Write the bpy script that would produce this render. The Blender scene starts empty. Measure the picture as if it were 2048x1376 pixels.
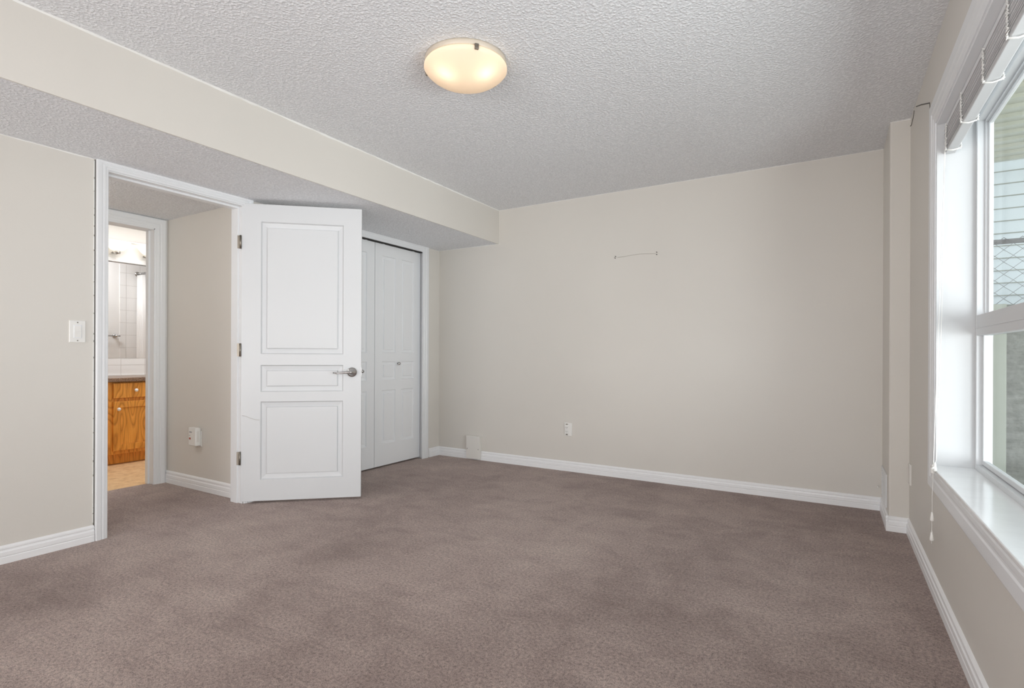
import bpy, bmesh, math, random
from mathutils import Vector, Matrix
random.seed(7)
C = bpy.context.scene.collection
S = bpy.context.scene

# ------------------------------------------------------------------ camera
FPX, YAW, CY, ROLL, CAMH = 1069.72, 0.5400, 709.58, 0.0041, 1.02
cam_d = bpy.data.cameras.new('camera'); cam = bpy.data.objects.new('camera', cam_d); C.objects.link(cam)
cam_d.sensor_width = 36; cam_d.sensor_fit = 'HORIZONTAL'
cam_d.lens = 36*FPX/2048; cam_d.shift_y = (CY-688)/2048; cam_d.clip_start = .02
s_, c_ = math.sin(YAW), math.cos(YAW)
fw = Vector((-s_, c_, 0)); rt = Vector((c_, s_, 0)); up = Vector((0, 0, 1))
r2 = rt*math.cos(ROLL)+up*math.sin(ROLL); u2 = -rt*math.sin(ROLL)+up*math.cos(ROLL)
cam.matrix_world = Matrix(((r2.x, u2.x, -fw.x, 0), (r2.y, u2.y, -fw.y, 0), (r2.z, u2.z, -fw.z, CAMH), (0, 0, 0, 1)))
S.camera = cam

# ------------------------------------------------------------------ world, view
w = bpy.data.worlds.new('overcast_sky'); S.world = w; w.use_nodes = True
bg = w.node_tree.nodes['Background']; bg.inputs[0].default_value = (0.86, 0.93, 1.0, 1); bg.inputs[1].default_value = 1.7
S.view_settings.view_transform = 'Standard'; S.view_settings.look = 'None'
S.view_settings.gamma = 1; S.view_settings.exposure = 0.28; S.view_settings.use_curve_mapping = False
S.cycles.use_denoising = True
S.cycles.max_bounces = 10; S.cycles.diffuse_bounces = 6; S.cycles.caustics_reflective = False; S.cycles.caustics_refractive = False
S.cycles.sample_clamp_indirect = 6

def area(name, loc, direction, sx, sy, power, color=(1, 1, 1), portal=False):
    d = bpy.data.lights.new(name, 'AREA'); d.shape = 'RECTANGLE'; d.size = sx; d.size_y = sy; d.energy = power; d.color = color
    if portal: d.cycles.is_portal = True
    o = bpy.data.objects.new(name, d); C.objects.link(o); o.location = loc
    o.rotation_euler = Vector(direction).to_track_quat('-Z', 'Y').to_euler(); return o
def point(name, loc, power, radius, color):
    d = bpy.data.lights.new(name, 'POINT'); d.energy = power; d.shadow_soft_size = radius; d.color = color
    o = bpy.data.objects.new(name, d); C.objects.link(o); o.location = loc; return o
WARM = (1.0, .80, .58)
# large unseen fill light added at the wall behind the camera
area('rear_fill_light', (-1.6, -3.95, 1.25), (0, 1, 0.35), 2.8, 1.9, 142, (.985, .99, 1.0))
RWX = .3814
# unseen fill added beside right wall behind the camera; window daylight comes after
area('right_rear_fill_light', (RWX-.02, -.98, 1.15), (-1, .30, .30), 1.5, 1.9, 14, (.985, .99, 1.0))
# upward fill light added behind the viewpoint to brighten the ceiling
area('ceiling_fill_light', (-.7, -.6, 1.0), (.05, .60, 1), .9, .9, 17, (.97, .985, 1.0))
area('side_window_daylight', (4.0, 1.1, .95), (-1, .20, .12), 2.6, 1.9, 160, (.96, .98, 1.0))
area('side_window_groundlight', (1.55, .95, .75), (-1, .05, .50), 1.3, 1.0, 58, (.96, .98, 1.0))
point('hall_lamp', (-4.05, 0.9, 1.9), 7, .09, (1, .98, .94))
area('bathroom_fill_light', (-5.15, 2.5, 2.36), (0, .1, -1), .6, .6, 17, (.98, .98, 1.0))  # unseen overhead fill added to brighten the vanity front and mirror view

# ------------------------------------------------------------------ dimensions
L, SF, B, RW, XC, YC, HL, HC = 3.44, 2.7242, 4.2918, .3814, .2843, 3.822, 2.0732, 2.3895
YF = -4.0                                  # wall behind the camera
WY0, WY1, WZ0, WZ1 = 1.0, 2.890, .556, 2.017   # window opening
XH = -4.53; YHW = 2.232                    # hall far wall, hall right wall
XB0, XB1, YB0, YB1, HB = -6.15, -4.65, 1.0, 4.12, 2.40

# ------------------------------------------------------------------ materials
def srgb(r, g, b):
    f = lambda v: ((v/255+.055)/1.055)**2.4 if v/255 > .04045 else v/255/12.92
    return (f(r), f(g), f(b), 1)
def new_mat(name, col, rough=.5, metal=0, spec=.5):
    m = bpy.data.materials.new(name); m.use_nodes = True
    p = m.node_tree.nodes['Principled BSDF']
    p.inputs['Base Color'].default_value = col; p.inputs['Roughness'].default_value = rough
    p.inputs['Metallic'].default_value = metal; p.inputs['Specular IOR Level'].default_value = spec
    return m
def N(m, t, **k):
    n = m.node_tree.nodes.new(t)
    for a, v in k.items():
        if a in n.inputs: n.inputs[a].default_value = v
        else: setattr(n, a, v)
    return n
def LK(m, a, b): m.node_tree.links.new(a, b)
def coords(m, scale=(1, 1, 1), kind='Object'):
    t = N(m, 'ShaderNodeTexCoord'); mp = N(m, 'ShaderNodeMapping'); mp.inputs['Scale'].default_value = scale
    LK(m, t.outputs[kind], mp.inputs['Vector']); return mp.outputs[0]
def noise(m, vec, scale, detail=2, rough=.5):
    n = N(m, 'ShaderNodeTexNoise'); n.inputs['Scale'].default_value = scale; n.inputs['Detail'].default_value = detail
    n.inputs['Roughness'].default_value = rough; LK(m, vec, n.inputs['Vector']); return n.outputs['Fac']
def ramp(m, fac, stops):
    n = N(m, 'ShaderNodeValToRGB'); e = n.color_ramp.elements
    while len(e) > 1: e.remove(e[-1])
    e[0].position, e[0].color = stops[0]
    for p, c in stops[1:]:
        x = e.new(p); x.color = c
    LK(m, fac, n.inputs[0]); return n.outputs[0]
def bump(m, h, dist, strength=1, prev=None):
    n = N(m, 'ShaderNodeBump'); n.inputs['Distance'].default_value = dist; n.inputs['Strength'].default_value = strength
    LK(m, h, n.inputs['Height'])
    if prev is not None: LK(m, prev, n.inputs['Normal'])
    return n.outputs[0]
def P(m): return m.node_tree.nodes['Principled BSDF']
def mixc(m, fac, a, b, mode='MIX'):
    n = N(m, 'ShaderNodeMix'); n.data_type = 'RGBA'; n.blend_type = mode
    for v, i in ((fac, 0), (a, 6), (b, 7)):
        if isinstance(v, (float, int)): n.inputs[i].default_value = v
        elif isinstance(v, tuple): n.inputs[i].default_value = v
        else: LK(m, v, n.inputs[i])
    return n.outputs[2]
def math_(m, op, a, b=None):
    n = N(m, 'ShaderNodeMath'); n.operation = op
    for v, i in ((a, 0), (b, 1)):
        if v is None: continue
        if isinstance(v, (float, int)): n.inputs[i].default_value = v
        else: LK(m, v, n.inputs[i])
    return n.outputs[0]

M = {}
def wallpaint(name, col):
    m = new_mat(name, col, .42, 0, .35)
    v = coords(m); LK(m, bump(m, noise(m, v, 90, 3), .0008, .35, bump(m, noise(m, v, 2.2, 2), .006, .25)), P(m).inputs['Normal'])
    k = ramp(m, noise(m, v, 1.3, 3), [(.3, (.97, .97, .97, 1)), (.7, (1, 1, 1, 1))])
    LK(m, mixc(m, 1.0, col, k, 'MULTIPLY'), P(m).inputs['Base Color']); return m
M['wall'] = wallpaint('beige_wall_paint', (.71, .680, .633, 1))
M['wall_white'] = wallpaint('white_bathroom_paint', (.86, .85, .83, 1))
def popcorn():
    m = new_mat('textured_white_ceiling', (.885, .90, .925, 1), .85, 0, .2); v = coords(m)
    n1 = noise(m, v, 80, 3, .6)
    vo = N(m, 'ShaderNodeTexVoronoi'); vo.inputs['Scale'].default_value = 85; LK(m, v, vo.inputs['Vector'])
    h = math_(m, 'ADD', n1, math_(m, 'MULTIPLY', vo.outputs['Distance'], -.5))
    r = ramp(m, h, [(.12, (0, 0, 0, 1)), (.5, (1, 1, 1, 1))])
    LK(m, bump(m, r, .0036, .8), P(m).inputs['Normal'])
    k = ramp(m, h, [(.1, (.84, .84, .845, 1)), (.45, (1, 1, 1, 1))])  # shade in the hollows of the stipple is put into the colour
    LK(m, mixc(m, 1.0, (.885, .90, .925, 1), k, 'MULTIPLY'), P(m).inputs['Base Color']); return m
M['ceiling'] = popcorn()
M['base'] = new_mat('white_baseboard_paint', (.88, .885, .895, 1), .34, 0, .5)
M['closet'] = new_mat('white_closet_door_paint', (.84, .85, .865, 1), .34, 0, .45)
M['trim'] = new_mat('white_semi_gloss_trim', (.80, .81, .825, 1), .32, 0, .5)
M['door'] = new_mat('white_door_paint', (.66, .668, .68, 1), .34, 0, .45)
def carpet():
    m = new_mat('mauve_brown_carpet', (.2, .15, .13, 1), .95, 0, .1); v = coords(m)
    wv = N(m, 'ShaderNodeVectorMath'); wv.operation = 'MULTIPLY_ADD'
    nn = N(m, 'ShaderNodeTexNoise'); nn.inputs['Scale'].default_value = 2.2; LK(m, v, nn.inputs['Vector'])
    LK(m, nn.outputs['Color'], wv.inputs[0]); wv.inputs[1].default_value = (.5, .5, .5); LK(m, v, wv.inputs[2])
    big = noise(m, wv.outputs[0], .95, 5, .62); med = noise(m, wv.outputs[0], 5.5, 4, .65)
    sw = coords(m, (2.0, 9.0, 1)); swn = noise(m, sw, 1.5, 4, .65)
    f = math_(m, 'ADD', math_(m, 'MULTIPLY', big, .60), math_(m, 'ADD', math_(m, 'MULTIPLY', med, .26), math_(m, 'MULTIPLY', swn, .14)))
    col = ramp(m, f, [(.36, (.285, .205, .182, 1)), (.45, (.355, .266, .238, 1)), (.54, (.445, .345, .308, 1)), (.64, (.54, .432, .382, 1))])
    fine = noise(m, v, 260, 3, .75); f2 = noise(m, v, 85, 4, .8)
    k = ramp(m, math_(m, 'ADD', math_(m, 'MULTIPLY', fine, .5), math_(m, 'MULTIPLY', f2, .5)), [(.38, (.30, .28, .27, 1)), (.5, (.98, .98, .98, 1)), (.62, (1.6, 1.58, 1.56, 1))])
    LK(m, mixc(m, 1.0, col, k, 'MULTIPLY'), P(m).inputs['Base Color'])
    LK(m, bump(m, fine, .006, .7, bump(m, f2, .008, .6)), P(m).inputs['Normal'])
    P(m).inputs['Sheen Weight'].default_value = .25; P(m).inputs['Sheen Roughness'].default_value = .5
    return m
M['carpet'] = carpet()
def oak():
    m = new_mat('golden_oak', (.5, .22, .05, 1), .38, 0, .45)
    v = coords(m, (1, 1, .22)); n = N(m, 'ShaderNodeTexNoise'); n.inputs['Scale'].default_value = 4.5; n.inputs['Detail'].default_value = 2; LK(m, v, n.inputs['Vector'])
    rings = math_(m, 'FRACT', math_(m, 'MULTIPLY', n.outputs['Fac'], 20.0))
    col = ramp(m, rings, [(0, (.50, .19, .025, 1)), (.2, (.74, .32, .05, 1)), (.75, (.84, .38, .07, 1)), (1, (.60, .24, .035, 1))])
    fib = noise(m, coords(m, (180, 180, 6)), 1, 2)
    k = ramp(m, fib, [(.35, (.82, .80, .78, 1)), (.6, (1.05, 1.05, 1.05, 1))])
    LK(m, mixc(m, 1.0, col, k, 'MULTIPLY'), P(m).inputs['Base Color']); return m
M['oak'] = oak()
def granite():
    m = new_mat('speckled_brown_laminate', (.2, .14, .1, 1), .3); v = coords(m)
    n = noise(m, v, 170, 3, .8)
    LK(m, ramp(m, n, [(.38, (.07, .045, .03, 1)), (.5, (.22, .13, .085, 1)), (.62, (.42, .30, .21, 1))]), P(m).inputs['Base Color']); return m
M['granite'] = granite()
def lino():
    m = new_mat('tan_vinyl_flooring', (.6, .4, .2, 1), .4); v = coords(m)
    n = noise(m, v, 14, 5, .7)
    LK(m, ramp(m, n, [(.3, (.55, .36, .18, 1)), (.5, (.74, .52, .29, 1)), (.7, (.84, .64, .40, 1))]), P(m).inputs['Base Color']); return m
M['lino'] = lino()
def tile(name, size, swap, sx=1.0):
    m = new_mat(name, (.87, .86, .845, 1), .12, 0, .5)
    t = N(m, 'ShaderNodeTexCoord'); sp = N(m, 'ShaderNodeSeparateXYZ'); LK(m, t.outputs['Object'], sp.inputs[0])
    cb = N(m, 'ShaderNodeCombineXYZ'); LK(m, sp.outputs[swap], cb.inputs[0]); LK(m, sp.outputs[2], cb.inputs[1])
    b = N(m, 'ShaderNodeTexBrick'); b.offset = 0; b.inputs['Scale'].default_value = 1; b.inputs['Brick Width'].default_value = size*sx; b.inputs['Row Height'].default_value = size
    b.inputs['Mortar Size'].default_value = .0022; b.inputs['Color1'].default_value = b.inputs['Color2'].default_value = (.87, .86, .845, 1); b.inputs['Mortar'].default_value = (.68, .66, .63, 1)
    LK(m, cb.outputs[0], b.inputs['Vector']); LK(m, b.outputs['Color'], P(m).inputs['Base Color'])
    LK(m, bump(m, b.outputs['Fac'], -.001), P(m).inputs['Normal']); return m
M['tile'] = tile('white_glazed_tile', .156, 1); M['tile_splash'] = tile('white_backsplash_tile', .18, 1, 1.2)
M['chrome'] = new_mat('satin_nickel', (.55, .54, .53, 1), .22, 1)
M['steel'] = new_mat('aged_brass_steel', (.28, .25, .21, 1), .4, 1)
M['galv'] = new_mat('galvanised_wire', (.16, .15, .145, 1), .6, .2)
M['plastic'] = new_mat('white_plastic', (.83, .82, .79, 1), .35)
M['plastic_beige'] = new_mat('painted_beige_metal', (.76, .74, .70, 1), .4)
M['dark'] = new_mat('dark_gap', (.03, .028, .026, 1), .8)
M['crack'] = new_mat('grey_crack_line', (.11, .10, .09, 1), .8)
M['caulk'] = new_mat('white_caulk', (.86, .86, .84, 1), .5)
M['print'] = new_mat('grey_printing', (.30, .30, .31, 1), .5)
M['red'] = new_mat('red_indicator', (.33, .04, .025, 1), .35)
M['vinyl'] = new_mat('white_vinyl_window', (.68, .69, .70, 1), .5, 0, .25)
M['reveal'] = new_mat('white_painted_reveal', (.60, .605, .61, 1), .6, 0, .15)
M['sill'] = new_mat('glossy_white_sill', (.86, .865, .87, 1), .14)
def sillm():
    m = M['sill']; v = coords(m, (1, 1, 1)); LK(m, bump(m, noise(m, v, 7, 3), .004, .35), P(m).inputs['Normal'])
sillm()
M['slat'] = new_mat('grey_white_blind_slat', (.74, .74, .745, 1), .4)
M['rail'] = new_mat('grey_bottom_rail', (.52, .52, .525, 1), .4)
M['cord'] = new_mat('white_cord', (.84, .83, .80, 1), .7)
M['mirror'] = new_mat('mirror_silver', (.93, .93, .93, 1), .005, 1)
M['curtain'] = new_mat('white_curtain', (.84, .83, .81, 1), .7)
M['porcelain'] = new_mat('white_porcelain', (.85, .85, .84, 1), .1)
M['pan'] = new_mat('cream_lamp_pan', (.60, .53, .44, 1), .4)
M['wire'] = new_mat('pale_wire', (.42, .39, .35, 1), .5)
def glass():
    m = bpy.data.materials.new('window_glass'); m.use_nodes = True; nt = m.node_tree; nt.nodes.clear()
    o = nt.nodes.new('ShaderNodeOutputMaterial'); t = nt.nodes.new('ShaderNodeBsdfTransparent'); t.inputs[0].default_value = (.89, .91, .905, 1)
    g = nt.nodes.new('ShaderNodeBsdfGlossy'); g.inputs['Roughness'].default_value = .01; g.inputs[0].default_value = (1, 1, 1, 1)
    lw = nt.nodes.new('ShaderNodeLayerWeight'); lw.inputs[0].default_value = .5; pw = nt.nodes.new('ShaderNodeMath'); pw.operation = 'POWER'; pw.inputs[1].default_value = 6
    ma = nt.nodes.new('ShaderNodeMath'); ma.operation = 'MULTIPLY_ADD'; ma.inputs[1].default_value = .30; ma.inputs[2].default_value = .03; x = nt.nodes.new('ShaderNodeMixShader')
    nt.links.new(lw.outputs['Facing'], pw.inputs[0]); nt.links.new(pw.outputs[0], ma.inputs[0]); nt.links.new(ma.outputs[0], x.inputs[0]); nt.links.new(t.outputs[0], x.inputs[1]); nt.links.new(g.outputs[0], x.inputs[2]); nt.links.new(x.outputs[0], o.inputs[0]); return m
M['glass'] = glass()
def shade(name, tcol, ecol, es, tw=.6):
    m = bpy.data.materials.new(name); m.use_nodes = True; nt = m.node_tree; nt.nodes.clear()
    o = nt.nodes.new('ShaderNodeOutputMaterial'); t = nt.nodes.new('ShaderNodeBsdfTranslucent'); t.inputs[0].default_value = tcol
    d = nt.nodes.new('ShaderNodeBsdfPrincipled'); d.inputs['Base Color'].default_value = tcol; d.inputs['Roughness'].default_value = .35
    x = nt.nodes.new('ShaderNodeMixShader'); x.inputs[0].default_value = 1-tw
    nt.links.new(t.outputs[0], x.inputs[1]); nt.links.new(d.outputs[0], x.inputs[2])
    e = nt.nodes.new('ShaderNodeEmission'); e.inputs[0].default_value = ecol; e.inputs[1].default_value = es
    a = nt.nodes.new('ShaderNodeAddShader'); nt.links.new(x.outputs[0], a.inputs[0]); nt.links.new(e.outputs[0], a.inputs[1]); nt.links.new(a.outputs[0], o.inputs[0]); return m
M['dome'] = shade('frosted_alabaster_glass', (.92, .85, .76, 1), (1, .76, .52, 1), .10)
M['bath_shade'] = shade('frosted_bath_shade', (.95, .93, .88, 1), (1, .93, .82, 1), .30)
def siding():
    m = new_mat('pale_blue_vinyl_siding', (.71, .77, .80, 1), .5); v = coords(m)
    LK(m, bump(m, noise(m, coords(m, (4, 4, 120)), 1, 3), .001, .5), P(m).inputs['Normal']); return m
M['siding'] = siding()
def concrete():
    m = new_mat('rough_grey_concrete', (.2, .2, .17, 1), .9); 
    n = noise(m, coords(m, (1, 1, 1)), 22, 6, .75); c = noise(m, coords(m, (3, 3, 30)), 1.4, 5, .7)
    f = math_(m, 'ADD', math_(m, 'MULTIPLY', n, .6), math_(m, 'MULTIPLY', c, .4))
    LK(m, ramp(m, f, [(.36, (.07, .066, .05, 1)), (.5, (.15, .15, .125, 1)), (.64, (.24, .24, .21, 1))]), P(m).inputs['Base Color'])
    LK(m, bump(m, f, .02, .8), P(m).inputs['Normal']); return m
M['concrete'] = concrete()
M['soffit'] = new_mat('beige_vented_soffit', (.44, .44, .35, 1), .6)
M['gravel'] = new_mat('gravel_ground', (.22, .21, .18, 1), .95)
M['timber'] = new_mat('green_grey_corner_post', (.29, .305, .255, 1), .7)

# ------------------------------------------------------------------ mesh helpers
class MB:
    def __init__(s): s.v = []; s.f = []; s.sm = []
    def add(s, vs, fs, smooth=False):
        o = len(s.v); s.v += [tuple(v) for v in vs]; s.f += [[i+o for i in f] for f in fs]; s.sm += [smooth]*len(fs); return s
    def box(s, x0, x1, y0, y1, z0, z1):
        vs = [(x, y, z) for x in (x0, x1) for y in (y0, y1) for z in (z0, z1)]
        return s.add(vs, [(0, 1, 3, 2), (4, 6, 7, 5), (0, 4, 5, 1), (2, 3, 7, 6), (0, 2, 6, 4), (1, 5, 7, 3)])
    def obox(s, o, ax, ay, az):   # oriented box from corner with three edge vectors
        o = Vector(o); ax, ay, az = Vector(ax), Vector(ay), Vector(az)
        vs = [o+ax*i+ay*j+az*k for i in (0, 1) for j in (0, 1) for k in (0, 1)]
        return s.add(vs, [(0, 1, 3, 2), (4, 6, 7, 5), (0, 4, 5, 1), (2, 3, 7, 6), (0, 2, 6, 4), (1, 5, 7, 3)])
    def tube(s, pts, r, n=10, smooth=True):
        pts = [Vector(p) for p in pts]; rings = []
        rs = r if isinstance(r, (list, tuple)) else [r]*len(pts)
        t0 = (pts[1]-pts[0]).normalized(); a = t0.orthogonal().normalized()
        for i, p in enumerate(pts):
            t = ((pts[min(i+1, len(pts)-1)]-pts[max(i-1, 0)])).normalized()
            a = (a-t*a.dot(t)).normalized(); b = t.cross(a)
            rings.append([p+(a*math.cos(k*2*math.pi/n)+b*math.sin(k*2*math.pi/n))*rs[i] for k in range(n)])
        vs = [v for rg in rings for v in rg]; fs = []
        for i in range(len(pts)-1):
            for k in range(n): fs.append((i*n+k, i*n+(k+1) % n, (i+1)*n+(k+1) % n, (i+1)*n+k))
        s.add(vs, fs, smooth); o = len(s.v)-len(vs)
        s.f.append([o+k for k in range(n)][::-1]); s.f.append([o+(len(pts)-1)*n+k for k in range(n)]); s.sm += [False, False]
        return s
    def lathe(s, prof, n=32, axis='Z', loc=(0, 0, 0), smooth=True, mat=None, arc=2*math.pi):
        vs = []; m = len(prof)
        for k in range(n):
            a = k*2*math.pi/n
            for r, h in prof:
                p = Vector((r*math.cos(a), r*math.sin(a), h))
                if axis == 'X': p = Vector((h, p.x, p.y))
                if axis == 'Y': p = Vector((p.x, h, p.y))
                if mat is not None: p = mat @ p
                vs.append(p+Vector(loc))
        fs = []
        for k in range(n):
            k2 = (k+1) % n
            for i in range(m-1): fs.append((k*m+i, k2*m+i, k2*m+i+1, k*m+i+1))
        return s.add(vs, fs, smooth)
    def sweep(s, path, prof, normal, closed=False, cap=True):
        """profile (w,t) swept along a planar path; w is measured to the LEFT of travel (seen against the normal), t along the normal"""
        path = [Vector(p) for p in path]; n = Vector(normal).normalized(); k = len(path); vs = []; m = len(prof)
        for i in range(k):
            d0 = (path[i]-path[i-1]).normalized() if (i > 0 or closed) else None
            d1 = (path[(i+1) % k]-path[i]).normalized() if (i < k-1 or closed) else None
            if d0 is None: d0 = d1
            if d1 is None: d1 = d0
            n0 = n.cross(d0); n1 = n.cross(d1); b = (n0+n1).normalized(); b = b/max(.2, b.dot(n0))
            for w_, t_ in prof: vs.append(path[i]+b*w_+n*t_)
        fs = []
        for i in range(k if closed else k-1):
            j = (i+1) % k
            for q in range(m-1): fs.append((i*m+q, j*m+q, j*m+q+1, i*m+q+1))
        if cap and not closed:
            fs.append(tuple(range(m))); fs.append(tuple((k-1)*m+q for q in range(m))[::-1])
        return s.add(vs, fs)
    def build(s, name, mat, parent=None, bevel=0, seg=2):
        me = bpy.data.meshes.new(name); me.from_pydata([tuple(v) for v in s.v], [], s.f); me.update()
        for p, q in zip(me.polygons, s.sm): p.use_smooth = q
        bm = bmesh.new(); bm.from_mesh(me); bmesh.ops.recalc_face_normals(bm, faces=bm.faces); bm.to_mesh(me); bm.free()
        me.materials.append(mat if not isinstance(mat, str) else M[mat])
        o = bpy.data.objects.new(name, me); C.objects.link(o)
        if parent is not None: o.parent = parent
        if bevel:
            b = o.modifiers.new('bevel', 'BEVEL'); b.width = bevel; b.segments = seg; b.limit_method = 'ANGLE'
        return o
def tag(o, label, cat, group=None, kind=None):
    o['label'] = label; o['category'] = cat
    if group: o['group'] = group
    if kind: o['kind'] = kind
    return o
def struct(name, mb, mat, label, cat, bevel=0):
    return tag(mb.build(name, mat, None, bevel), label, cat, kind='structure')
def root(name, label, cat, kind=None, group=None):
    o = bpy.data.objects.new(name, None); C.objects.link(o); o.empty_display_size = .1
    return tag(o, label, cat, group, kind)

# ------------------------------------------------------------------ room shell
struct('floor', MB().box(-4.6, .60, YF-.1, B+.1, -.05, 0), 'carpet', 'mauve-brown cut pile carpet covering the bedroom and hall floor', 'floor')
struct('floor_bathroom', MB().box(XB0-.1, -4.6, YB0-.1, YB1+.1, -.05, -.004), 'lino', 'tan mottled vinyl flooring inside the bathroom', 'floor')
struct('ceiling', MB().box(-SF-.0, RW+.3, YF-.1, B+.1, HC, HC+.08), 'ceiling', 'textured white main ceiling of the bedroom', 'ceiling')
struct('ceiling_lower', MB().box(-4.53, -SF-.012, YF-.1, B+.1, HL, HL+.06), 'ceiling', 'textured white underside of the dropped bulkhead along the left wall', 'ceiling')
struct('ceiling_bathroom', MB().box(XB0-.1, XB1, YB0-.1, YB1+.1, HB, HB+.06), 'wall_white', 'plain white ceiling of the bathroom', 'ceiling')
struct('wall_soffit', MB().box(-SF-.012, -SF, YF, B, HL-.002, HC), 'wall', 'beige vertical face of the long dropped bulkhead', 'wall', .003)
D0, D1, DH = 1.372, 2.182, 2.03            # bedroom door opening
K0, K1, KH = 2.83, 4.06, 2.03              # closet opening
XT = -L-.12
struct('wall_left', MB().box(XT, -L, YF, D0, 0, HL).box(XT, -L, D1, K0, 0, HL).box(XT, -L, K1, B, 0, HL)
       .box(XT, -L, D0, D1, DH, HL).box(XT, -L, K0, K1, KH, HL), 'wall', 'beige wall on the left with the door and closet openings', 'wall')
struct('wall_back', MB().box(-L-.1, RW+.3, B, B+.1, 0, HC), 'wall', 'wide beige far wall with the small outlet and wire', 'wall')
XO = .505                                   # inner face of the window unit
XR1 = .556
struct('wall_right', MB().box(RW, XR1, YF, WY0, 0, HC).box(RW, XR1, WY1, B, 0, HC).box(RW, XR1, WY0, WY1, 0, WZ0-.010).box(RW, XR1, WY0, WY1, WZ1, HC), 'wall', 'beige wall on the right holding the window', 'wall')
struct('wall_column', MB().box(XC, RW+.02, YC, B+.02, -.02, HC+.02), 'wall', 'shallow beige boxed-out column in the far right corner', 'wall', .008)
struct('wall_front', MB().box(-L-.1, RW+.3, YF-.1, YF, 0, HC), 'wall', 'beige wall behind the viewpoint', 'wall')
struct('wall_hall_right', MB().box(XH, XT, YHW, YHW+.1, 0, HL), 'wall', 'short beige hall wall seen through the open door', 'wall')
struct('wall_hall_left', MB().box(XH, XT, .1, .2, 0, HL), 'wall', 'beige end wall of the hall out of view', 'wall')
Q0, Q1, QH = 1.33, 2.145, 1.985
struct('wall_hall_far', MB().box(XB1, XH, .1, Q0, 0, HB).box(XB1, XH, Q1, YB1, 0, HB).box(XB1, XH, Q0, Q1, QH, HB), 'wall_white', 'wall between hall and bathroom around the bathroom doorway', 'wall')
struct('wall_bathroom_far', MB().box(XB0-.1, XB0, YB0, YB1, 0, HB), 'wall_white', 'off-white bathroom wall behind the vanity', 'wall')
struct('wall_bathroom_end', MB().box(XB0-.1, XB1, YB1, YB1+.1, 0, HB), 'tile', 'tiled end wall of the bathroom tub alcove', 'wall')
struct('wall_bathroom_near', MB().box(XB0-.1, XB1, YB0-.1, YB0, 0, HB), 'wall_white', 'off-white near end wall of the bathroom', 'wall')
# closet interior
struct('wall_closet', MB().box(-L-.72, -L-.70, YHW+.1, B, 0, HL).box(-L-.7, XT, B-.01, B+.05, 0, HL), 'wall', 'beige inside of the closet behind the doors', 'wall')

# baseboards: profile (height, thickness)
BP = [(0, 0), (0, .014), (.030, .0135), (.034, .011), (.038, .0135), (.056, .013), (.060, .009), (.066, .008), (.071, .0105), (.078, .010), (.085, .004), (.087, 0)]
def baseboard(name, p0, p1, nrm, label, zoff=0.0, k=1.0):
    """p0->p1 along the wall foot; nrm points into the room"""
    p0, p1, n = Vector((*p0, 0)), Vector((*p1, 0)), Vector((*nrm, 0))
    mb = MB(); vs = []
    for p in (p0, p1):
        for z, t in BP: vs.append(p+n*t+Vector((0, 0, z*k)))
    m = len(BP); fs = [(i, i+1, m+i+1, m+i) for i in range(m-1)]+[tuple(range(m)), tuple(range(m, 2*m))[::-1], (0, m, 2*m-1, m-1)]
    mb.add(vs, fs); return struct(name, mb, 'base', label, 'baseboard')
baseboard('baseboard_left', (-L, YF), (-L, D0-.047), (1, 0), 'white grooved baseboard left of the open door')
baseboard('baseboard_left_corner', (-L, K1+.07), (-L, B), (1, 0), 'short white baseboard between closet trim and far corner')
baseboard('baseboard_left_middle', (-L, D1+.065), (-L, K0-.07), (1, 0), 'white baseboard hidden behind the open door leaf')
baseboard('baseboard_back', (-L, B), (XC, B), (0, -1), 'long white grooved baseboard along the far wall')
baseboard('baseboard_column_side', (XC, YC-.014), (XC, B), (-1, 0), 'white baseboard on the vent side of the corner column')
baseboard('baseboard_column', (XC-.014, YC), (RW, YC), (0, -1), 'white baseboard across the front of the corner column')
baseboard('baseboard_right', (RW, YF), (RW, YC), (-1, 0), 'long white baseboard under the window')
baseboard('baseboard_hall', (XH, YHW), (XT-.001, YHW), (0, -1), 'white baseboard on the hall wall through the doorway', k=1.1)

# casing profile (w from inner edge outward, t thickness)
CP = [(0, 0), (0, .009), (.004, .011), (.013, .011), (.016, .014), (.024, .0145), (.027, .0125), (.031, .0125), (.034, .016), (.050, .0175), (.056, .0175), (.060, .014), (.060, 0)]
def scale_prof(w): return [(a*w/.060, b) for a, b in CP]
# bedroom door trim: casing on the room side, jamb lining, stop
t1 = root('trim_1', 'white fluted casing and jamb around the open bedroom doorway', 'door frame', 'structure')
MB().sweep([(-L, D1+.004, 0), (-L, D1+.004, DH), (-L, D0+.014, DH), (-L, D0+.014, 0)][::-1], [(a, b) for a, b in scale_prof(.058)], (1, 0, 0)).build('casing', 'trim', t1)
MB().box(XT, -L, D0, D0+.014, 0, DH).build('jamb', 'trim', t1)
MB().box(XT, -L, D1, D1+.001, 0, DH).box(XT, -L, D1-.004, D1+.002, 0, DH).build('jamb', 'trim', t1)
MB().box(XT, -L, D0, D1, DH-.006, DH+.001).build('jamb', 'trim', t1)
MB().box(XT+.02, -L-.045, D0+.014, D0+.026, 0, DH).box(XT, -L-.047, D1-.014, D1-.004, 0, DH).box(XT+.02, -L-.045, D0+.026, D1-.014, DH-.018, DH-.006).build('door_stop', 'trim', t1)
MB().box(-L, -L+.003, D0-.0495, D0-.0438, 0.0, HL-.003).build('caulk_gap', 'crack', t1)['label'] = 'dark cracked paint line beside the casing'
cb = MB(); z = .1
while z < HL-.05:
    l = random.uniform(.02, .10); a = random.uniform(.0015, .0035)
    cb.box(-L, -L+.003, D0-.0500-a, D0-.0494, z, min(z+l, HL-.01)); z += l+random.uniform(-.002, .012)
cb.build('caulk_bead', 'caulk', t1)
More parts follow.
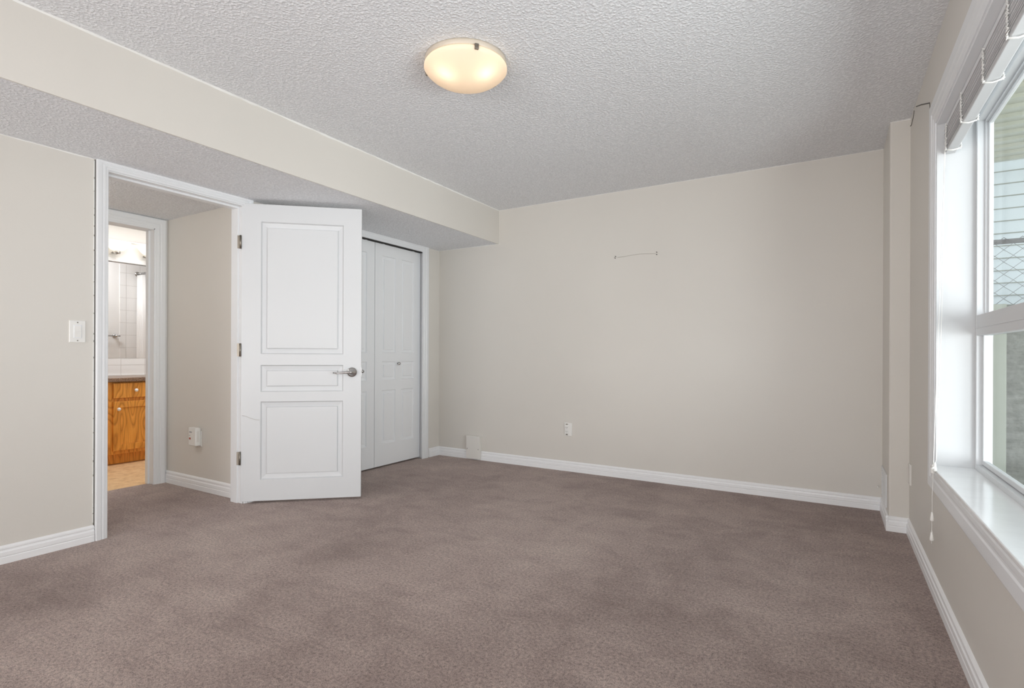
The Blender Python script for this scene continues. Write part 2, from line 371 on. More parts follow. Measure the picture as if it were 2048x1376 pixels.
MB().box(-L-.04, -L-.012, D0+.0135, D0+.0155, .91, .985).build('strike_plate', 'steel', t1)
# closet trim
t2 = root('trim_2', 'white casing around the closet opening', 'door frame', 'structure')
MB().sweep([(-L, K1-.032, 0), (-L, K1-.032, KH-.01), (-L, K0+.005, KH-.01), (-L, K0+.005, 0)][::1], [(-a, b) for a, b in scale_prof(.085)], (1, 0, 0)).build('casing', 'trim', t2)
MB().box(XT, -L, K1-.002, K1+.002, 0, KH).build('jamb', 'trim', t2)
MB().box(XT, -L, K0-.002, K0+.002, 0, KH).build('jamb', 'trim', t2)
MB().box(-L-.075, -L-.02, K0, K1, KH-.012, KH-.001).build('track', 'dark', t2)['label'] = 'dark sliding track'
MB().box(XT, XT+.012, K0, K1, 1.98, KH).build('dark_backing', 'dark', t2)  # near-black backing colours the gap above the closet doors dark

# bathroom doorway trim
t3 = root('trim_3', 'white casing around the bathroom doorway across the hall', 'door frame', 'structure')
MB().sweep([(XH, Q0-.006, 0), (XH, Q0-.006, QH+.006), (XH, Q1-.006, QH+.006), (XH, Q1-.006, 0)][::1], [(a, b) for a, b in scale_prof(.078)], (1, 0, 0)).build('casing', 'trim', t3)
MB().box(XB1, XH+.006, Q1-.012, Q1+.002, 0, QH+.006).build('jamb', 'trim', t3)
MB().box(XB1, XH+.006, Q0-.006, Q0+.012, 0, QH+.006).build('jamb', 'trim', t3)
MB().box(XB1, XH+.006, Q0, Q1, QH-.004, QH+.008).build('jamb', 'trim', t3)
MB().box(XB1+.03, XB1+.065, Q1-.024, Q1-.012, 0, QH-.006).build('door_stop', 'trim', t3)

# caulk beads along the wall/ceiling joints, slightly ragged
def bead(name, p0, p1, a, b, label, size=.006):
    p0, p1, a, b = map(Vector, (p0, p1, a, b)); ln = (p1-p0).length; n = max(2, int(ln/.06)); vs = []; fs = []
    for i in range(n+1):
        p = p0+(p1-p0)*i/n; k = size*random.uniform(.55, 1.35)
        k2 = size*random.uniform(.55, 1.35)
        vs += [p-a*.001-b*.001, p+a*k-b*.001, p+a*k*.45+b*k2*.45, p-a*.001+b*k2]
    for i in range(n):
        for q in range(4): fs.append((i*4+q, i*4+(q+1) % 4, (i+1)*4+(q+1) % 4, (i+1)*4+q))
    fs += [(0, 1, 2, 3), tuple(n*4+q for q in (3, 2, 1, 0))]
    return struct(name, MB().add(vs, fs), 'caulk', label, 'caulk line')
bead('trim_4', (-SF, YF, HC), (-SF, B, HC), (1, 0, 0), (0, 0, -1), 'ragged white paint line where bulkhead face meets the main ceiling', .008)
bead('trim_5', (-L, YF, HL), (-L, D0-.05, HL), (1, 0, 0), (0, 0, -1), 'white paint line above the left wall beside the doorway')
bead('trim_6', (-L, K1+.055, HL), (-L, B, HL), (1, 0, 0), (0, 0, -1), 'short white paint line above the closet corner', .004)
bead('trim_7', (-L, B, HL), (-SF, B, HL), (0, -1, 0), (0, 0, -1), 'white paint line under the bulkhead end at the far wall', .004)
bead('trim_8', (-SF, B, HC), (XC, B, HC), (0, -1, 0), (0, 0, -1), 'thin white paint line along the top of the far wall', .004)
bead('trim_9', (XC, YC, HC), (RW, YC, HC), (0, -1, 0), (0, 0, -1), 'white paint line on top of the corner column', .006)
# hairline crack near the window top
struct('trim_10', MB().tube([(RW, 3.575, 2.361), (RW, 3.40, 2.300), (RW, 3.106, 2.190), (RW, 3.095, 2.155)], .003, 5).tube([(RW, 3.84, 2.352), (RW, 3.78, 2.338), (RW, 3.70, 2.350), (RW, 3.66, 2.372)], .003, 5), 'crack', 'thin dark crack in the paint by the top window corner', 'crack')

# ------------------------------------------------------------------ doors
def panel_face(mb, W, H, panels, off, sgn, bw=.034, dep=.013):
    """moulded door skin in local x (width), z (height) at y=off; sgn = outward direction along y"""
    xs = sorted({0, W, *[p[0] for p in panels], *[p[1] for p in panels]}); zs = sorted({0, H, *[p[2] for p in panels], *[p[3] for p in panels]})
    for i in range(len(xs)-1):
        for j in range(len(zs)-1):
            cx, cz = (xs[i]+xs[i+1])/2, (zs[j]+zs[j+1])/2
            if any(p[0] < cx < p[1] and p[2] < cz < p[3] for p in panels): continue
            mb.add([(xs[i], off, zs[j]), (xs[i+1], off, zs[j]), (xs[i+1], off, zs[j+1]), (xs[i], off, zs[j+1])], [(0, 1, 2, 3)])
    for x0, x1, z0, z1 in panels:
        steps = [(0, 0), (bw*.14, -dep*.75), (bw*.26, -dep*.80), (bw*.80, -dep*1.0), (bw*.88, -dep*.30), (bw*1.0, -dep*.25)]
        vs = []
        for d, y in steps: vs += [(x0+d, off+sgn*y, z0+d), (x1-d, off+sgn*y, z0+d), (x1-d, off+sgn*y, z1-d), (x0+d, off+sgn*y, z1-d)]
        fs = []
        for k in range(len(steps)-1):
            for q in range(4): fs.append((k*4+q, k*4+(q+1) % 4, (k+1)*4+(q+1) % 4, (k+1)*4+q))
        k = (len(steps)-1)*4; fs.append((k, k+1, k+2, k+3)); mb.add(vs, fs)
def door_slab(W, H, T, panels, **kw):
    mb = MB(); panel_face(mb, W, H, panels, 0, -1, **kw); panel_face(mb, W, H, panels, T, 1, **kw)
    mb.add([(0, 0, 0), (W, 0, 0), (W, T, 0), (0, T, 0), (0, 0, H), (W, 0, H), (W, T, H), (0, T, H)], [(0, 1, 2, 3), (4, 5, 6, 7), (0, 3, 7, 4), (1, 2, 6, 5)])
    return mb
# open leaf: local x along leaf from hinge, local -y faces the camera
door1 = root('door_1', 'white three-panel bedroom door standing open into the room', 'door', 'structure')
LW, LH = .787, 2.027
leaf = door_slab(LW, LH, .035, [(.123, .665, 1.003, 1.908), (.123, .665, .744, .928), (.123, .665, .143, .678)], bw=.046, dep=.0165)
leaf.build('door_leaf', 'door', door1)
door1.location = (-3.443, 2.169, .015); door1.rotation_euler = (0, 0, math.radians(41.6))
h = MB().lathe([(0, -.001), (.034, -.001), (.034, -.006), (.031, -.010), (.024, -.012), (.0225, -.016), (.017, -.021), (.0125, -.024), (.0125, -.046), (0, -.046)], 32, 'Y').build('door_handle', 'chrome', door1); h.location = (.725, 0, .878)
MB().tube([(.012, -.044, 0), (-.01, -.050, .001), (-.035, -.053, 0), (-.070, -.052, -.004), (-.100, -.046, -.006), (-.122, -.036, -.003)], [.011, .0105, .0085, .0075, .0065, .0055], 12).build('lever', 'chrome', h)
MB().lathe([(0, -.0455), (.013, -.0455), (.012, -.052), (.006, -.056), (0, -.0565)], 20, 'Y').build('hub_cap', 'chrome', h)
hb = MB().lathe([(0, .036), (.034, .036), (.032, .044), (.0125, .048), (.0125, .078), (0, .078)], 24, 'Y'); hb.tube([(0, .075, 0), (-.06, .080, 0), (-.12, .07, -.003)], [.010, .008, .006], 10); o = hb.build('door_handle', 'chrome', door1); o.location = (.725, 0, .878)
MB().box(LW-.001, LW+.0015, .006, .029, .85, .91).build('latch_plate', 'chrome', door1)
for zz in (1.763, 1.03, .294):
    hg = MB().lathe([(0, -.045), (.0065, -.045), (.0065, .045), (0, .045)], 12, 'Z').box(-.001, .0015, .004, .034, -.044, .044).box(-.020, .0, .001, .0035, -.044, .044)
    for q in (-.027, -.009, .009, .027): hg.lathe([(0, q-.0008), (.0072, q-.0008), (.0072, q+.0008), (0, q+.0008)], 12, 'Z')
    o = hg.build('hinge', 'steel', door1); o.location = (-.006, -.004, zz)
# scuff on the door face
MB().tube([(.006, -.0008, .585), (.03, -.0008, .580), (.06, -.0008, .566), (.09, -.0008, .556), (.118, -.0008, .552)], .0012, 6).build('scuff_mark', 'wire', door1)['label'] = 'faint grey scuff line'

# closet leaves, in the plane X=-3.485, facing +X
def closet_door(name, y0, label, knob_y, knob_z):
    r = root(name, label, 'closet door', 'structure')
    W, H = .606, 2.0
    cols = [(.088, .262), (.340, .516)]; rows = [(1.020, 1.897), (.773, .940), (.195, .680)]
    door_slab(W, H, .032, [(a, b, c, d) for a, b in cols for c, d in rows], bw=.034, dep=.013).build('door_leaf', 'closet', r)
    r.location = (-3.485, y0, .014); r.rotation_euler = (0, 0, math.pi/2)     # local x -> +Y, local -y -> +X
    k = MB().lathe([(0, 0), (.008, 0), (.0075, -.010), (.013, -.014), (.0145, -.020), (.012, -.026), (0, -.028)], 24, 'Y').build('knob', 'chrome', r)
    k.location = (knob_y-y0, 0, knob_z-.014)
    for xx in (.10, .50): MB().box(xx, xx+.022, .004, .012, H-.001, H+.022).build('hanger_bracket', 'trim', r).location = (0, 0, 0)
    return r
closet_door('door_3', 3.446, 'white six-panel closet door nearest the far corner', 3.738, .934)
closet_door('door_2', 2.834, 'white closet door mostly hidden behind the open bedroom door', 3.285, .872)

# ------------------------------------------------------------------ window
win = root('window_1', 'white single-hung window in the right wall over a deep glossy sill', 'window', 'structure')
wc = MB().sweep([(RW, WY1, WZ0), (RW, WY1, WZ1), (RW, WY0, WZ1), (RW, WY0, WZ0)], [(a, b) for a, b in scale_prof(.105)], (-1, 0, 0), closed=True)
wc.build('casing', 'trim', win)
# jamb boards lining the reveal
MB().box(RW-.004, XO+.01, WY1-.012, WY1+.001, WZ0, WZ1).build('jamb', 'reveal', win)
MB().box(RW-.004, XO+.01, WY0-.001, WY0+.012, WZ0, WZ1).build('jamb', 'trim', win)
MB().box(RW-.004, XO+.01, WY0+.012, WY1-.012, WZ1-.012, WZ1+.001).build('jamb', 'trim', win)
MB().box(RW-.020, XO+.01, WY0-.001, WY1+.001, WZ0-.0125, WZ0+.001).build('window_sill', 'sill', win, .003)
# frame of the unit
def rect_frame(mb, x0, x1, y0, y1, z0, z1, w):
    mb.box(x0, x1, y0, y0+w, z0, z1).box(x0, x1, y1-w, y1, z0, z1).box(x0, x1, y0+w, y1-w, z0, z0+w).box(x0, x1, y0+w, y1-w, z1-w, z1); return mb
Y0, Y1, Z0, Z1 = WY0+.012, WY1-.012, WZ0, WZ1-.012
rect_frame(MB(), XO, XO+.050, Y0, Y1, Z0, Z1, .022).build('window_frame', 'vinyl', win, .002)
f2 = rect_frame(MB(), XO+.024, XO+.050, Y0+.022, Y1-.022, Z0+.022, Z1-.022, .010); f2.build('inner_stop', 'vinyl', win, .002)
RZ0, RZ1 = 1.106, 1.190
us = rect_frame(MB(), XO+.033, XO+.047, Y0+.032, Y1-.032, RZ1-.012, Z1-.032, .013); us.build('upper_sash', 'vinyl', win, .003)
ls = rect_frame(MB(), XO+.018, XO+.036, Y0+.024, Y1-.024, Z0+.024, RZ0+.03, .019); ls.build('lower_sash', 'vinyl', win, .003)
MB().box(XO+.001, XO+.046, Y0+.001, Y1-.001, RZ0, RZ1).box(XO-.002, XO+.004, Y0+.001, Y1-.001, RZ0+.030, RZ0+.034).build('meeting_rail', 'vinyl', win, .003)
MB().box(XO-.008, XO+.003, 2.02, 2.09, RZ0+.036, RZ0+.060).build('sash_lock', 'plastic', win, .003)
MB().box(XO+.039, XO+.043, Y0+.04, Y1-.04, RZ1, Z1-.04).build('glass_pane', 'glass', win)
MB().box(XO+.026, XO+.030, Y0+.04, Y1-.04, Z0+.04, RZ0+.01).build('glass_pane', 'glass', win)

# the wall behind has no window; only an added fill light shines there

# ------------------------------------------------------------------ raised blind
bl = root('window_blind', 'raised white mini blind stacked at the top of the window', 'blind')
BX0, BX1, BY0, BY1 = .402, .438, WY0+.03, WY1-.022
MB().box(BX0+.004, BX1+.006, BY0-.01, BY1+.004, 1.974, 2.004).build('headrail', 'trim', bl, .002)
sl = MB(); n = 24; zt, zb = 1.970, 1.893
for i in range(n):
    z = zt-(zt-zb)*i/(n-1); dy = random.uniform(-.003, .003); dx = random.uniform(-.0028, .0028); dr = random.uniform(-.0008, .0008)
    cs = [(BX0+dx, z+dr), (BX0+.009+dx, z+.0010), (BX0+.018+dx, z+.0013), (BX0+.027+dx, z+.0010), (BX1+dx, z-dr)]
    vs = [(x, y, zz) for y in (BY0+dy, BY1+dy) for x, zz in cs]+[(x, y, zz-.0019) for y in (BY0+dy, BY1+dy) for x, zz in cs]
    fs = []
    for q in range(4): fs += [(q, q+1, 5+q+1, 5+q), (10+q, 15+q, 15+q+1, 10+q+1), (q, q+10, q+11, q+1), (5+q, 6+q, 16+q, 15+q)]
    fs += [(0, 5, 15, 10), (4, 14, 19, 9)]; sl.add(vs, fs)
sl.build('slats', 'slat', bl)
MB().box(BX0, BX1, BY0, BY1+.004, 1.872, 1.890).build('bottom_rail', 'rail', bl, .003)
def ladder(y):
    mb = MB()
    for sx in (BX0-.002, BX1+.002):
        for k in range(3):
            pts = []; nseg = 26; ph = random.uniform(0, 6)
            for i in range(nseg+1):
                z = 1.975-(1.975-1.868)*i/nseg
                pts.append((sx+(-1 if sx < .42 else 1)*abs(math.sin(i*1.3+ph))*.006, y+math.sin(i*2.1+ph+k)*.007, z+math.sin(i*2.9+k)*.003))
            mb.tube(pts, .0017, 5)
    for k in range(3): mb.tube([(BX0-.004, y+k*.004-.004, 1.869), (.420, y+k*.004+random.uniform(-.003, .003), 1.866), (BX1+.004, y+k*.004-.004, 1.869)], .0012, 5)
    mb.build('ladder_cord', 'cord', bl)
for y in (2.80, 2.50, 2.17, 1.90, 1.55, 1.2): ladder(y)
def tassel(mb, x, y, z):
    mb.lathe([(0, .036), (.003, .036), (.0042, .030), (.0068, .012), (.0075, .003), (.006, 0), (0, 0)], 14, 'Z', (x, y, z))
lc = MB().tube([(.402, 2.855, 1.97), (.398, 2.845, 1.86), (.385, 2.80, 1.2), (.363, 2.755, .60), (.352, 2.742, .555)], .0010, 6).build('lift_cord', 'cord', bl)
mb = MB(); tassel(mb, .356, 2.735, .556); tassel(mb, .351, 2.748, .545); mb.tube([(.346, 2.72, .568), (.353, 2.742, .572), (.362, 2.765, .566)], .004, 6); mb.build('tassel', 'plastic', lc)
lc = MB().tube([(.404, 2.85, 1.97), (.400, 2.845, 1.86), (.352, 2.745, .56), (.3485, 2.742, .45), (.349, 2.742, .385), (.348, 2.742, .30), (.3465, 2.735, .262)], .0010, 6).build('lift_cord', 'cord', bl)
mb = MB(); tassel(mb, .349, 2.742, .352); mb.build('tassel', 'plastic', lc)
mb = MB(); tassel(mb, .348, 2.742, .272); mb.build('tassel', 'plastic', lc)

# ------------------------------------------------------------------ ceiling light
cl = root('ceiling_light', 'lit round flush ceiling light with frosted cream glass bowl', 'ceiling light')
LX, LY, LR = -1.475, 2.03, .193
cl.location = (LX, LY, HC)
MB().lathe([(0, 0), (.190, 0), (.191, -.010), (.189, -.022), (.184, -.025), (.180, -.010), (.150, -.006), (0, -.006)], 64).build('pan', 'pan', cl)
prof = [(.183, -.024), (.188, -.026), (LR, -.033), (LR, -.040), (.184, -.051), (.170, -.064), (.148, -.079), (.120, -.092), (.085, -.103), (.045, -.1095), (.0, -.1115)]
MB().lathe(prof, 72).build('glass_bowl', 'dome', cl)
for a in (-40, -160, 80):
    a = math.radians(a); o = MB().box(LR-.010, LR+.005, -.009, .009, -.046, -.022).build('retaining_clip', 'steel', cl, .002); o.rotation_euler = (0, 0, a)
for a in (0, 1):
    an = math.radians(31+180*a); bx, by = .082*math.cos(an)+.036, .082*math.sin(an)-.050
    MB().lathe([(0, -.030), (.012, -.032), (.014, -.040), (.024, -.052), (.026, -.062), (.018, -.076), (0, -.081)], 20, 'Z', (bx, by, 0)).build('bulb', 'plastic', cl)
    point('ceiling_lamp_glow', (LX+bx*1.0, LY+by*1.0, HC-.060), .15, .036, WARM).visible_camera = True
cl_children = [c for c in cl.children if c.name.startswith('bulb')]
for b_ in cl_children: bpy.data.objects.remove(b_)

# ------------------------------------------------------------------ wall fittings
def plate(mb, ctr, u, v, n, w, h, t, bev=.003):
    """raised rectangular plate with chamfered rim, centre on wall"""
    c, u, v, n = map(Vector, (ctr, u, v, n)); vs = []
    for d, k in ((0, 0), (0, t*.6), (bev, t)):
        for a, b in ((-1, -1), (1, -1), (1, 1), (-1, 1)): vs.append(c+u*a*(w/2-d)+v*b*(h/2-d)+n*k)
    fs = [(8, 9, 10, 11), (0, 1, 2, 3)]
    for k in (0, 4):
        for q in range(4): fs.append((k+q, k+(q+1) % 4, k+4+(q+1) % 4, k+4+q))
    return mb.add(vs, fs)
Z = (0, 0, 1)
sw = root('light_switch', 'white rocker light switch on the wall left of the doorway', 'light switch')
sw.location = (-L, 1.248, 1.134)
plate(MB(), (0, 0, 0), (0, 1, 0), Z, (1, 0, 0), .072, .116, .006).build('switch_plate', 'plastic', sw)
plate(MB(), (.006, 0, 0), (0, 1, 0), Z, (1, 0, 0), .036, .070, .0015, .001).build('switch_bezel', 'trim', sw)
MB().add([(.0075, -.014, -.030), (.0075, .014, -.030), (.0075, .014, .030), (.0075, -.014, .030), (.0095, -.014, -.030), (.0095, .014, -.030), (.013, .014, .003), (.013, -.014, .003), (.009, .014, .030), (.009, -.014, .030)],
   [(0, 1, 2, 3), (4, 5, 6, 7), (7, 6, 8, 9), (0, 4, 5, 1), (3, 9, 8, 2), (0, 4, 7, 9, 3), (1, 2, 8, 6, 5)]).build('rocker', 'plastic', sw)
for zz in (-.048, .048): MB().lathe([(0, .0075), (.003, .007), (.003, .005), (0, .005)], 12, 'X', (0, 0, zz)).build('screw', 'steel', sw)

ot = root('wall_outlet', 'small white double outlet on the middle of the far wall', 'outlet')
ot.location = (-1.992, B, .366)
plate(MB(), (0, 0, 0), (1, 0, 0), Z, (0, -1, 0), .072, .116, .008).build('outlet_plate', 'plastic', ot)
plate(MB(), (-.008, -.008, 0), (1, 0, 0), Z, (0, -1, 0), .034, .068, .010, .002).build('receptacle', 'plastic', ot)
mb = MB()
for zz in (-.018, .018): mb.box(-.015, -.013, -.0187, -.0175, zz-.004, zz+.006).box(-.004, -.002, -.0187, -.0175, zz-.004, zz+.005).box(-.010, -.007, -.0187, -.0175, zz-.011, zz-.008)
mb.build('socket_slots', 'dark', ot)
for zz in (-.045, .045): MB().box(-.019, -.002, -.0115, -.0075, zz-.004, zz+.004).build('mounting_strap', 'steel', ot)

bx = root('cable_cover_box', 'beige raised cover box with two screws on the far wall baseboard', 'cover box')
bx.location = (-2.985, B, 0)
MB().box(-.078, .078, -.044, -.0145, .012, .232).box(-.0775, .0775, -.0144, 0, .090, .2315).build('cover', 'plastic_beige', bx, .002)
for xx in (-.066, .062): MB().lathe([(0, -.048), (.004, -.047), (.005, -.044), (0, -.044)], 12, 'Y', (xx, 0, .106)).build('screw', 'chrome', bx)

co = root('carbon_monoxide_alarm', 'white plug-in alarm with red display on the hall wall', 'alarm')
co.location = (-4.06, YHW, .335)
MB().box(-.060, .034, -.050, -.018, .0, .135).box(-.045, .028, -.018, -.006, .0, .130).build('alarm_body', 'plastic', co, .006)
plate(MB(), (-.006, 0, .050), (1, 0, 0), Z, (0, -1, 0), .072, .116, .006).build('outlet_plate', 'plastic', co)
MB().box(-.048, -.028, -.0515, -.0495, .046, .060).build('display', 'red', co)
mb = MB()
for k in range(5): mb.box(-.046+k*.007, -.042+k*.007, -.0508, -.0495, .096, .106)
mb.box(-.052, -.032, -.0508, -.0495, .074, .077).build('printed_marks', 'print', co)
MB().box(.0335, .0355, -.042, -.026, .03, .11).build('side_vent', 'plastic_beige', co)

vt = root('wall_vent', 'white register grille low on the side of the corner column', 'vent')
vt.location = (XC, 4.10, .205)
fr = MB(); fr.box(-.006, 0, -.165, .165, -.10, -.082).box(-.006, 0, -.165, .165, .082, .10).box(-.006, 0, -.165, -.145, -.082, .082).box(-.006, 0, .145, .165, -.082, .082)
fr.build('vent_frame', 'trim', vt, .002)
lv = MB()
for k in range(11): zz = -.076+k*.0150; lv.obox((-.001, -.145, zz), (-.004, 0, -.006), (0, .29, 0), (0, 0, .0015))
lv.build('louvres', 'trim', vt)
MB().box(-.0008, 0, -.145, .145, -.082, .082).build('vent_recess', 'print', vt)

bp = root('blank_wall_plate', 'narrow beige blank plate on the wall between column and window', 'wall plate')
bp.location = (RW, 3.765, .352)
plate(MB(), (0, 0, 0), (0, 1, 0), Z, (-1, 0, 0), .072, .116, .008).build('plate_cover', 'plastic_beige', bp)
for zz in (-.045, .045): MB().lathe([(0, -.009), (.003, -.0085), (.003, -.007), (0, -.007)], 10, 'X', (0, 0, zz)).build('screw', 'plastic_beige', bp)

tag(MB().tube([(.258, B, .158), (.258, B-.030, .158)], .0045, 10).build('cable_stub', 'cord'), 'tiny white cable end poking from the far wall beside the column', 'cable')
hg = root('picture_wire', 'thin slack wire strung between two nails high on the far wall', 'picture wire')
hg.location = (-1.39, B, 1.84)
pts = [(-.155, -.004, -.002), (-.10, -.003, .000), (-.03, -.003, .006), (.03, -.003, .009), (.09, -.003, .006), (.162, -.004, .0)]
MB().tube(pts, .0011, 6).build('wire', 'wire', hg)
for x, z in ((-.172, .007), (-.176, -.006), (.174, .010), (.174, -.008)): MB().tube([(x, 0, z), (x-.002, -.010, z+.001)], .0034, 8).build('nail', 'crack', hg)

# ------------------------------------------------------------------ bathroom
va = root('bathroom_vanity', 'golden oak vanity cabinet seen through the bathroom doorway', 'vanity')
VX = -5.612
VB = MB(); VB.box(XB0+.025, VX, 1.78, 2.80, .095, .755)
VB.build('cabinet_body', 'oak', va, .002)
MB().box(XB0+.025, VX-.055, 1.80, 2.78, 0, .095).build('toe_kick', 'oak', va)
def face_panel(mb, y0, y1, z0, z1, raised):
    x = VX
    if raised:
        w = .058
        mb.box(x, x+.019, y0, y0+w, z0, z1).box(x, x+.019, y1-w, y1, z0, z1).box(x, x+.019, y0+w, y1-w, z0, z0+w).box(x, x+.019, y0+w, y1-w, z1-w, z1).box(x, x+.011, y0+w, y1-w, z0+w, z1-w)
    else: mb.box(x, x+.019, y0, y1, z0, z1)
    return mb
knob_p = [(0, .0), (.007, .0), (.006, .010), (.013, .014), (.016, .020), (.014, .027), (.008, .031), (0, .032)]
for y0, y1, ky in ((2.303, 2.71, 2.34), (1.86, 2.245, 2.208)):
    d = face_panel(MB(), y0, y1, .608, .745, False).build('drawer', 'oak', va, .004)
    MB().lathe(knob_p, 20, 'X', (VX+.019, (2.481 if y0 > 2.2 else 2.05), .676)).build('knob', 'porcelain', d)
    d = face_panel(MB(), y0, y1, .127, .577, True).build('cabinet_door', 'oak', va, .003)
    MB().lathe(knob_p, 20, 'X', (VX+.019, ky, .508)).build('knob', 'porcelain', d)
tag(MB().box(XB0, -5.575, 1.76, 2.82, .757, .795).build('countertop', 'granite', None, .006), 'speckled brown countertop on the oak bathroom vanity', 'countertop')
tag(MB().box(XB0, XB0+.010, 1.6, 3.0, .796, .966).box(XB0, XB0+.018, 1.6, 3.0, .795, .805).build('backsplash', 'tile_splash', None, .001), 'white tiled backsplash between countertop and mirror', 'backsplash')
tag(MB().box(XB0, XB0+.006, 1.6, 3.05, .968, 1.925).build('wall_mirror', 'mirror'), 'large frameless mirror over the bathroom vanity', 'mirror')
vl = root('vanity_light', 'white bath light bar with glowing bowl shades above the mirror', 'vanity light')
MB().box(XB0, XB0+.035, 1.9, 3.05, 1.930, 1.975).box(XB0, XB0+.020, 1.9, 3.05, 1.975, 2.140).box(XB0, XB0+.05, 1.9, 3.05, 2.135, 2.150).build('light_bar', 'porcelain', vl, .006)
for yy in (2.27, 2.53, 2.81)[:3]:
    yy2 = yy-.02
    sh = MB().lathe([(.032, -.085), (.060, -.070), (.095, -.025), (.112, .0), (.108, .0), (.090, -.025), (.056, -.064), (.0, -.078)], 28, 'Z', (XB0+.13, yy2, 2.105)).build('shade', 'bath_shade', vl)
    MB().lathe([(0, -.11), (.022, -.108), (.026, -.085), (.0, -.084)], 16, 'Z', (XB0+.13, yy2, 2.105)).tube([(XB0+.02, yy2, 2.02), (XB0+.08, yy2, 2.0), (XB0+.13, yy2, 2.0)], .008, 8).build('shade_holder', 'chrome', sh)
    point('vanity_bulb', (XB0+.13, yy2, 2.115), .09, .03, (1, .88, .74))
# tub alcove, seen only in the mirror
tl = MB().box(XB1-.010, XB1, 3.206, YB1, .0, 2.134)
struct('wall_bathroom_tile', tl, 'tile', 'white square wall tiles beside the shower reflected in the mirror', 'wall')
tb = MB(); tb.box(XB0, XB1-.012, 3.43, 3.49, 0, .42).box(XB0, XB1-.012, YB1-.085, YB1-.025, 0, .42).box(XB0, XB0+.08, 3.49, YB1-.085, 0, .42).box(XB1-.10, XB1-.012, 3.49, YB1-.085, 0, .42).box(XB0+.08, XB1-.10, 3.49, YB1-.085, 0, .08)
tag(tb.build('bathtub', 'porcelain', None, .015), 'white bathtub in the alcove beyond the vanity', 'bathtub')
rd = root('curtain_rod', 'chrome shower curtain rod reflected in the bathroom mirror', 'curtain rod')
MB().tube([(XB0, 3.40, 2.03), (XB1-.01, 3.40, 2.03)], .013, 14).build('rod', 'chrome', rd)
MB().lathe([(0, -.012), (.026, -.012), (.030, -.002), (.030, 0), (0, 0)], 20, 'X', (XB1-.010, 3.40, 2.03)).build('rod_flange', 'chrome', rd)
cu = MB(); pts = []; K = 40
for i in range(K+1):
    t = i/K; pts.append((XB1-.03-t*.22, 3.40+.03*math.sin(t*math.pi*9)))
vs = []; fs = []
for z, sp in ((2.01, .75), (1.4, .95), (.7, 1.0), (.46, 1.05)):
    for x, y in pts: vs.append((XB1-.03+(x-XB1+.03)*sp, 3.40+(y-3.40)*sp, z))
for a in range(3):
    for i in range(K): fs.append((a*(K+1)+i, a*(K+1)+i+1, (a+1)*(K+1)+i+1, (a+1)*(K+1)+i))
o = cu.add(vs, fs, True).build('shower_curtain', 'curtain'); sd = o.modifiers.new('solid', 'SOLIDIFY'); sd.thickness = .002
tag(o, 'white shower curtain gathered at the end of its rod', 'shower curtain')
tbr = root('towel_bar', 'chrome towel bar on white wall reflected in the mirror', 'towel bar')
MB().tube([(XB1-.06, 2.58, 1.233), (XB1-.06, 3.19, 1.233)], .008, 12).build('bar', 'chrome', tbr)
for yy in (2.62, 3.153): MB().lathe([(0, 0), (.024, 0), (.022, -.010), (.010, -.014), (.010, -.045), (.016, -.05), (.018, -.062), (.012, -.072), (0, -.075)], 18, 'X', (XB1, yy, 1.233)).build('post', 'chrome', tbr)

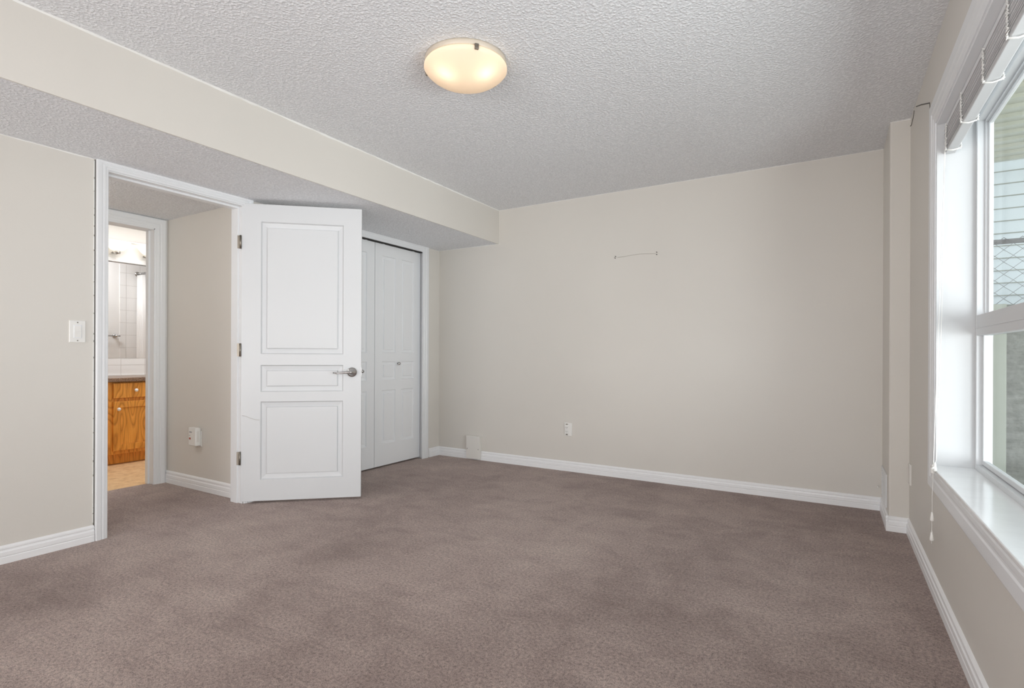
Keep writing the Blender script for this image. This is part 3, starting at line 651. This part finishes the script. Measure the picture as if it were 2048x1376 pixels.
# ------------------------------------------------------------------ outside
def shiplap(y, x0, x1, z0, z1, pitch, t=.014):
    mb = MB(); z = z0
    while z < z1-1e-6:
        zt = min(z+pitch, z1)
        for (ya, za), (yb, zb) in (((y-t, z), (y-.002, zt)), ((y-.002+.0, z), (y-t, z)), ):
            mb.add([(x0, ya, za), (x1, ya, za), (x1, yb, zb), (x0, yb, zb)], [(0, 1, 2, 3)])
        mb.box(x0, x1, y-t-.001, y-t+.003, z, z+.006) if False else None
        z += pitch
    mb.box(x0, x1, y, y+.08, z0, z1); return mb
nh = root('neighbouring_house', 'neighbouring house wall clad in pale blue lap siding outside the window', 'house')
shiplap(6.0, .75, 4.2, .6, 2.70, .1045).build('siding', 'siding', nh)
MB().box(.75, 4.2, 6.08, 6.3, .0, 3.2).build('wall_core', 'siding', nh)
ln = MB(); z = .6
while z < 2.70: ln.box(.75, 4.2, 5.984, 5.9985, z-.007, z); z += .1045
ln.build('lap_shadow_gap', 'timber', nh)
ev = root('overhead_deck', 'pale green-beige ribbed soffit overhead outside the window', 'soffit')
so = MB(); y = 2.6
so.box(.64, 2.6, 2.4, 5.95, 2.66, 2.70)
while y < 5.88: so.box(.64, 2.6, y, y+.05, 2.635, 2.66); y += .17
so.build('soffit_boards', 'soffit', ev)
struct('wall_retaining', MB().box(.62, 3.5, 4.7, 4.95, -.2, 1.365).box(.625, 3.5, 4.62, 4.70, -.2, 0), 'concrete', 'rough grey concrete retaining wall seen through the lower pane', 'wall')
tag(MB().box(.84, .957, 4.57, 4.61, 0.0, 1.36).build('corner_post', 'timber', None, .004), 'pale grey-green post beside the retaining wall outside the window', 'post')
struct('floor_outside', MB().box(.62, 6, -3, 9, -.25, -.2), 'gravel', 'gravel ground outside at the foot of the window well', 'ground')
fe = root('chain_link_fence', 'chain-link fence with grey top rail on the retaining wall', 'fence')
MB().tube([(.64, 4.82, 1.80), (3.4, 4.82, 1.80)], .017, 12).build('top_rail', 'galv', fe)
ms = MB(); dw, dh = .094, .076
zb, zt = 1.37, 1.825
nrow = int((zt-zb)/dh*2)
x = .66
while x < 2.2:
    for sgn in (1, -1):
        pts = []
        for k in range(nrow+1):
            off = (dw/2)*(k % 2)*sgn
            pts.append((x+off, 4.80+(.003 if (k % 2) else -.003), zb+k*(zt-zb)/nrow))
        ms.tube(pts, .0022, 5, True)
    x += dw
ms.build('wire_mesh', 'galv', fe)
for x in (.70, 2.9): MB().tube([(x, 4.84, 1.30), (x, 4.84, 1.83)], .02, 12).build('fence_post', 'galv', fe)
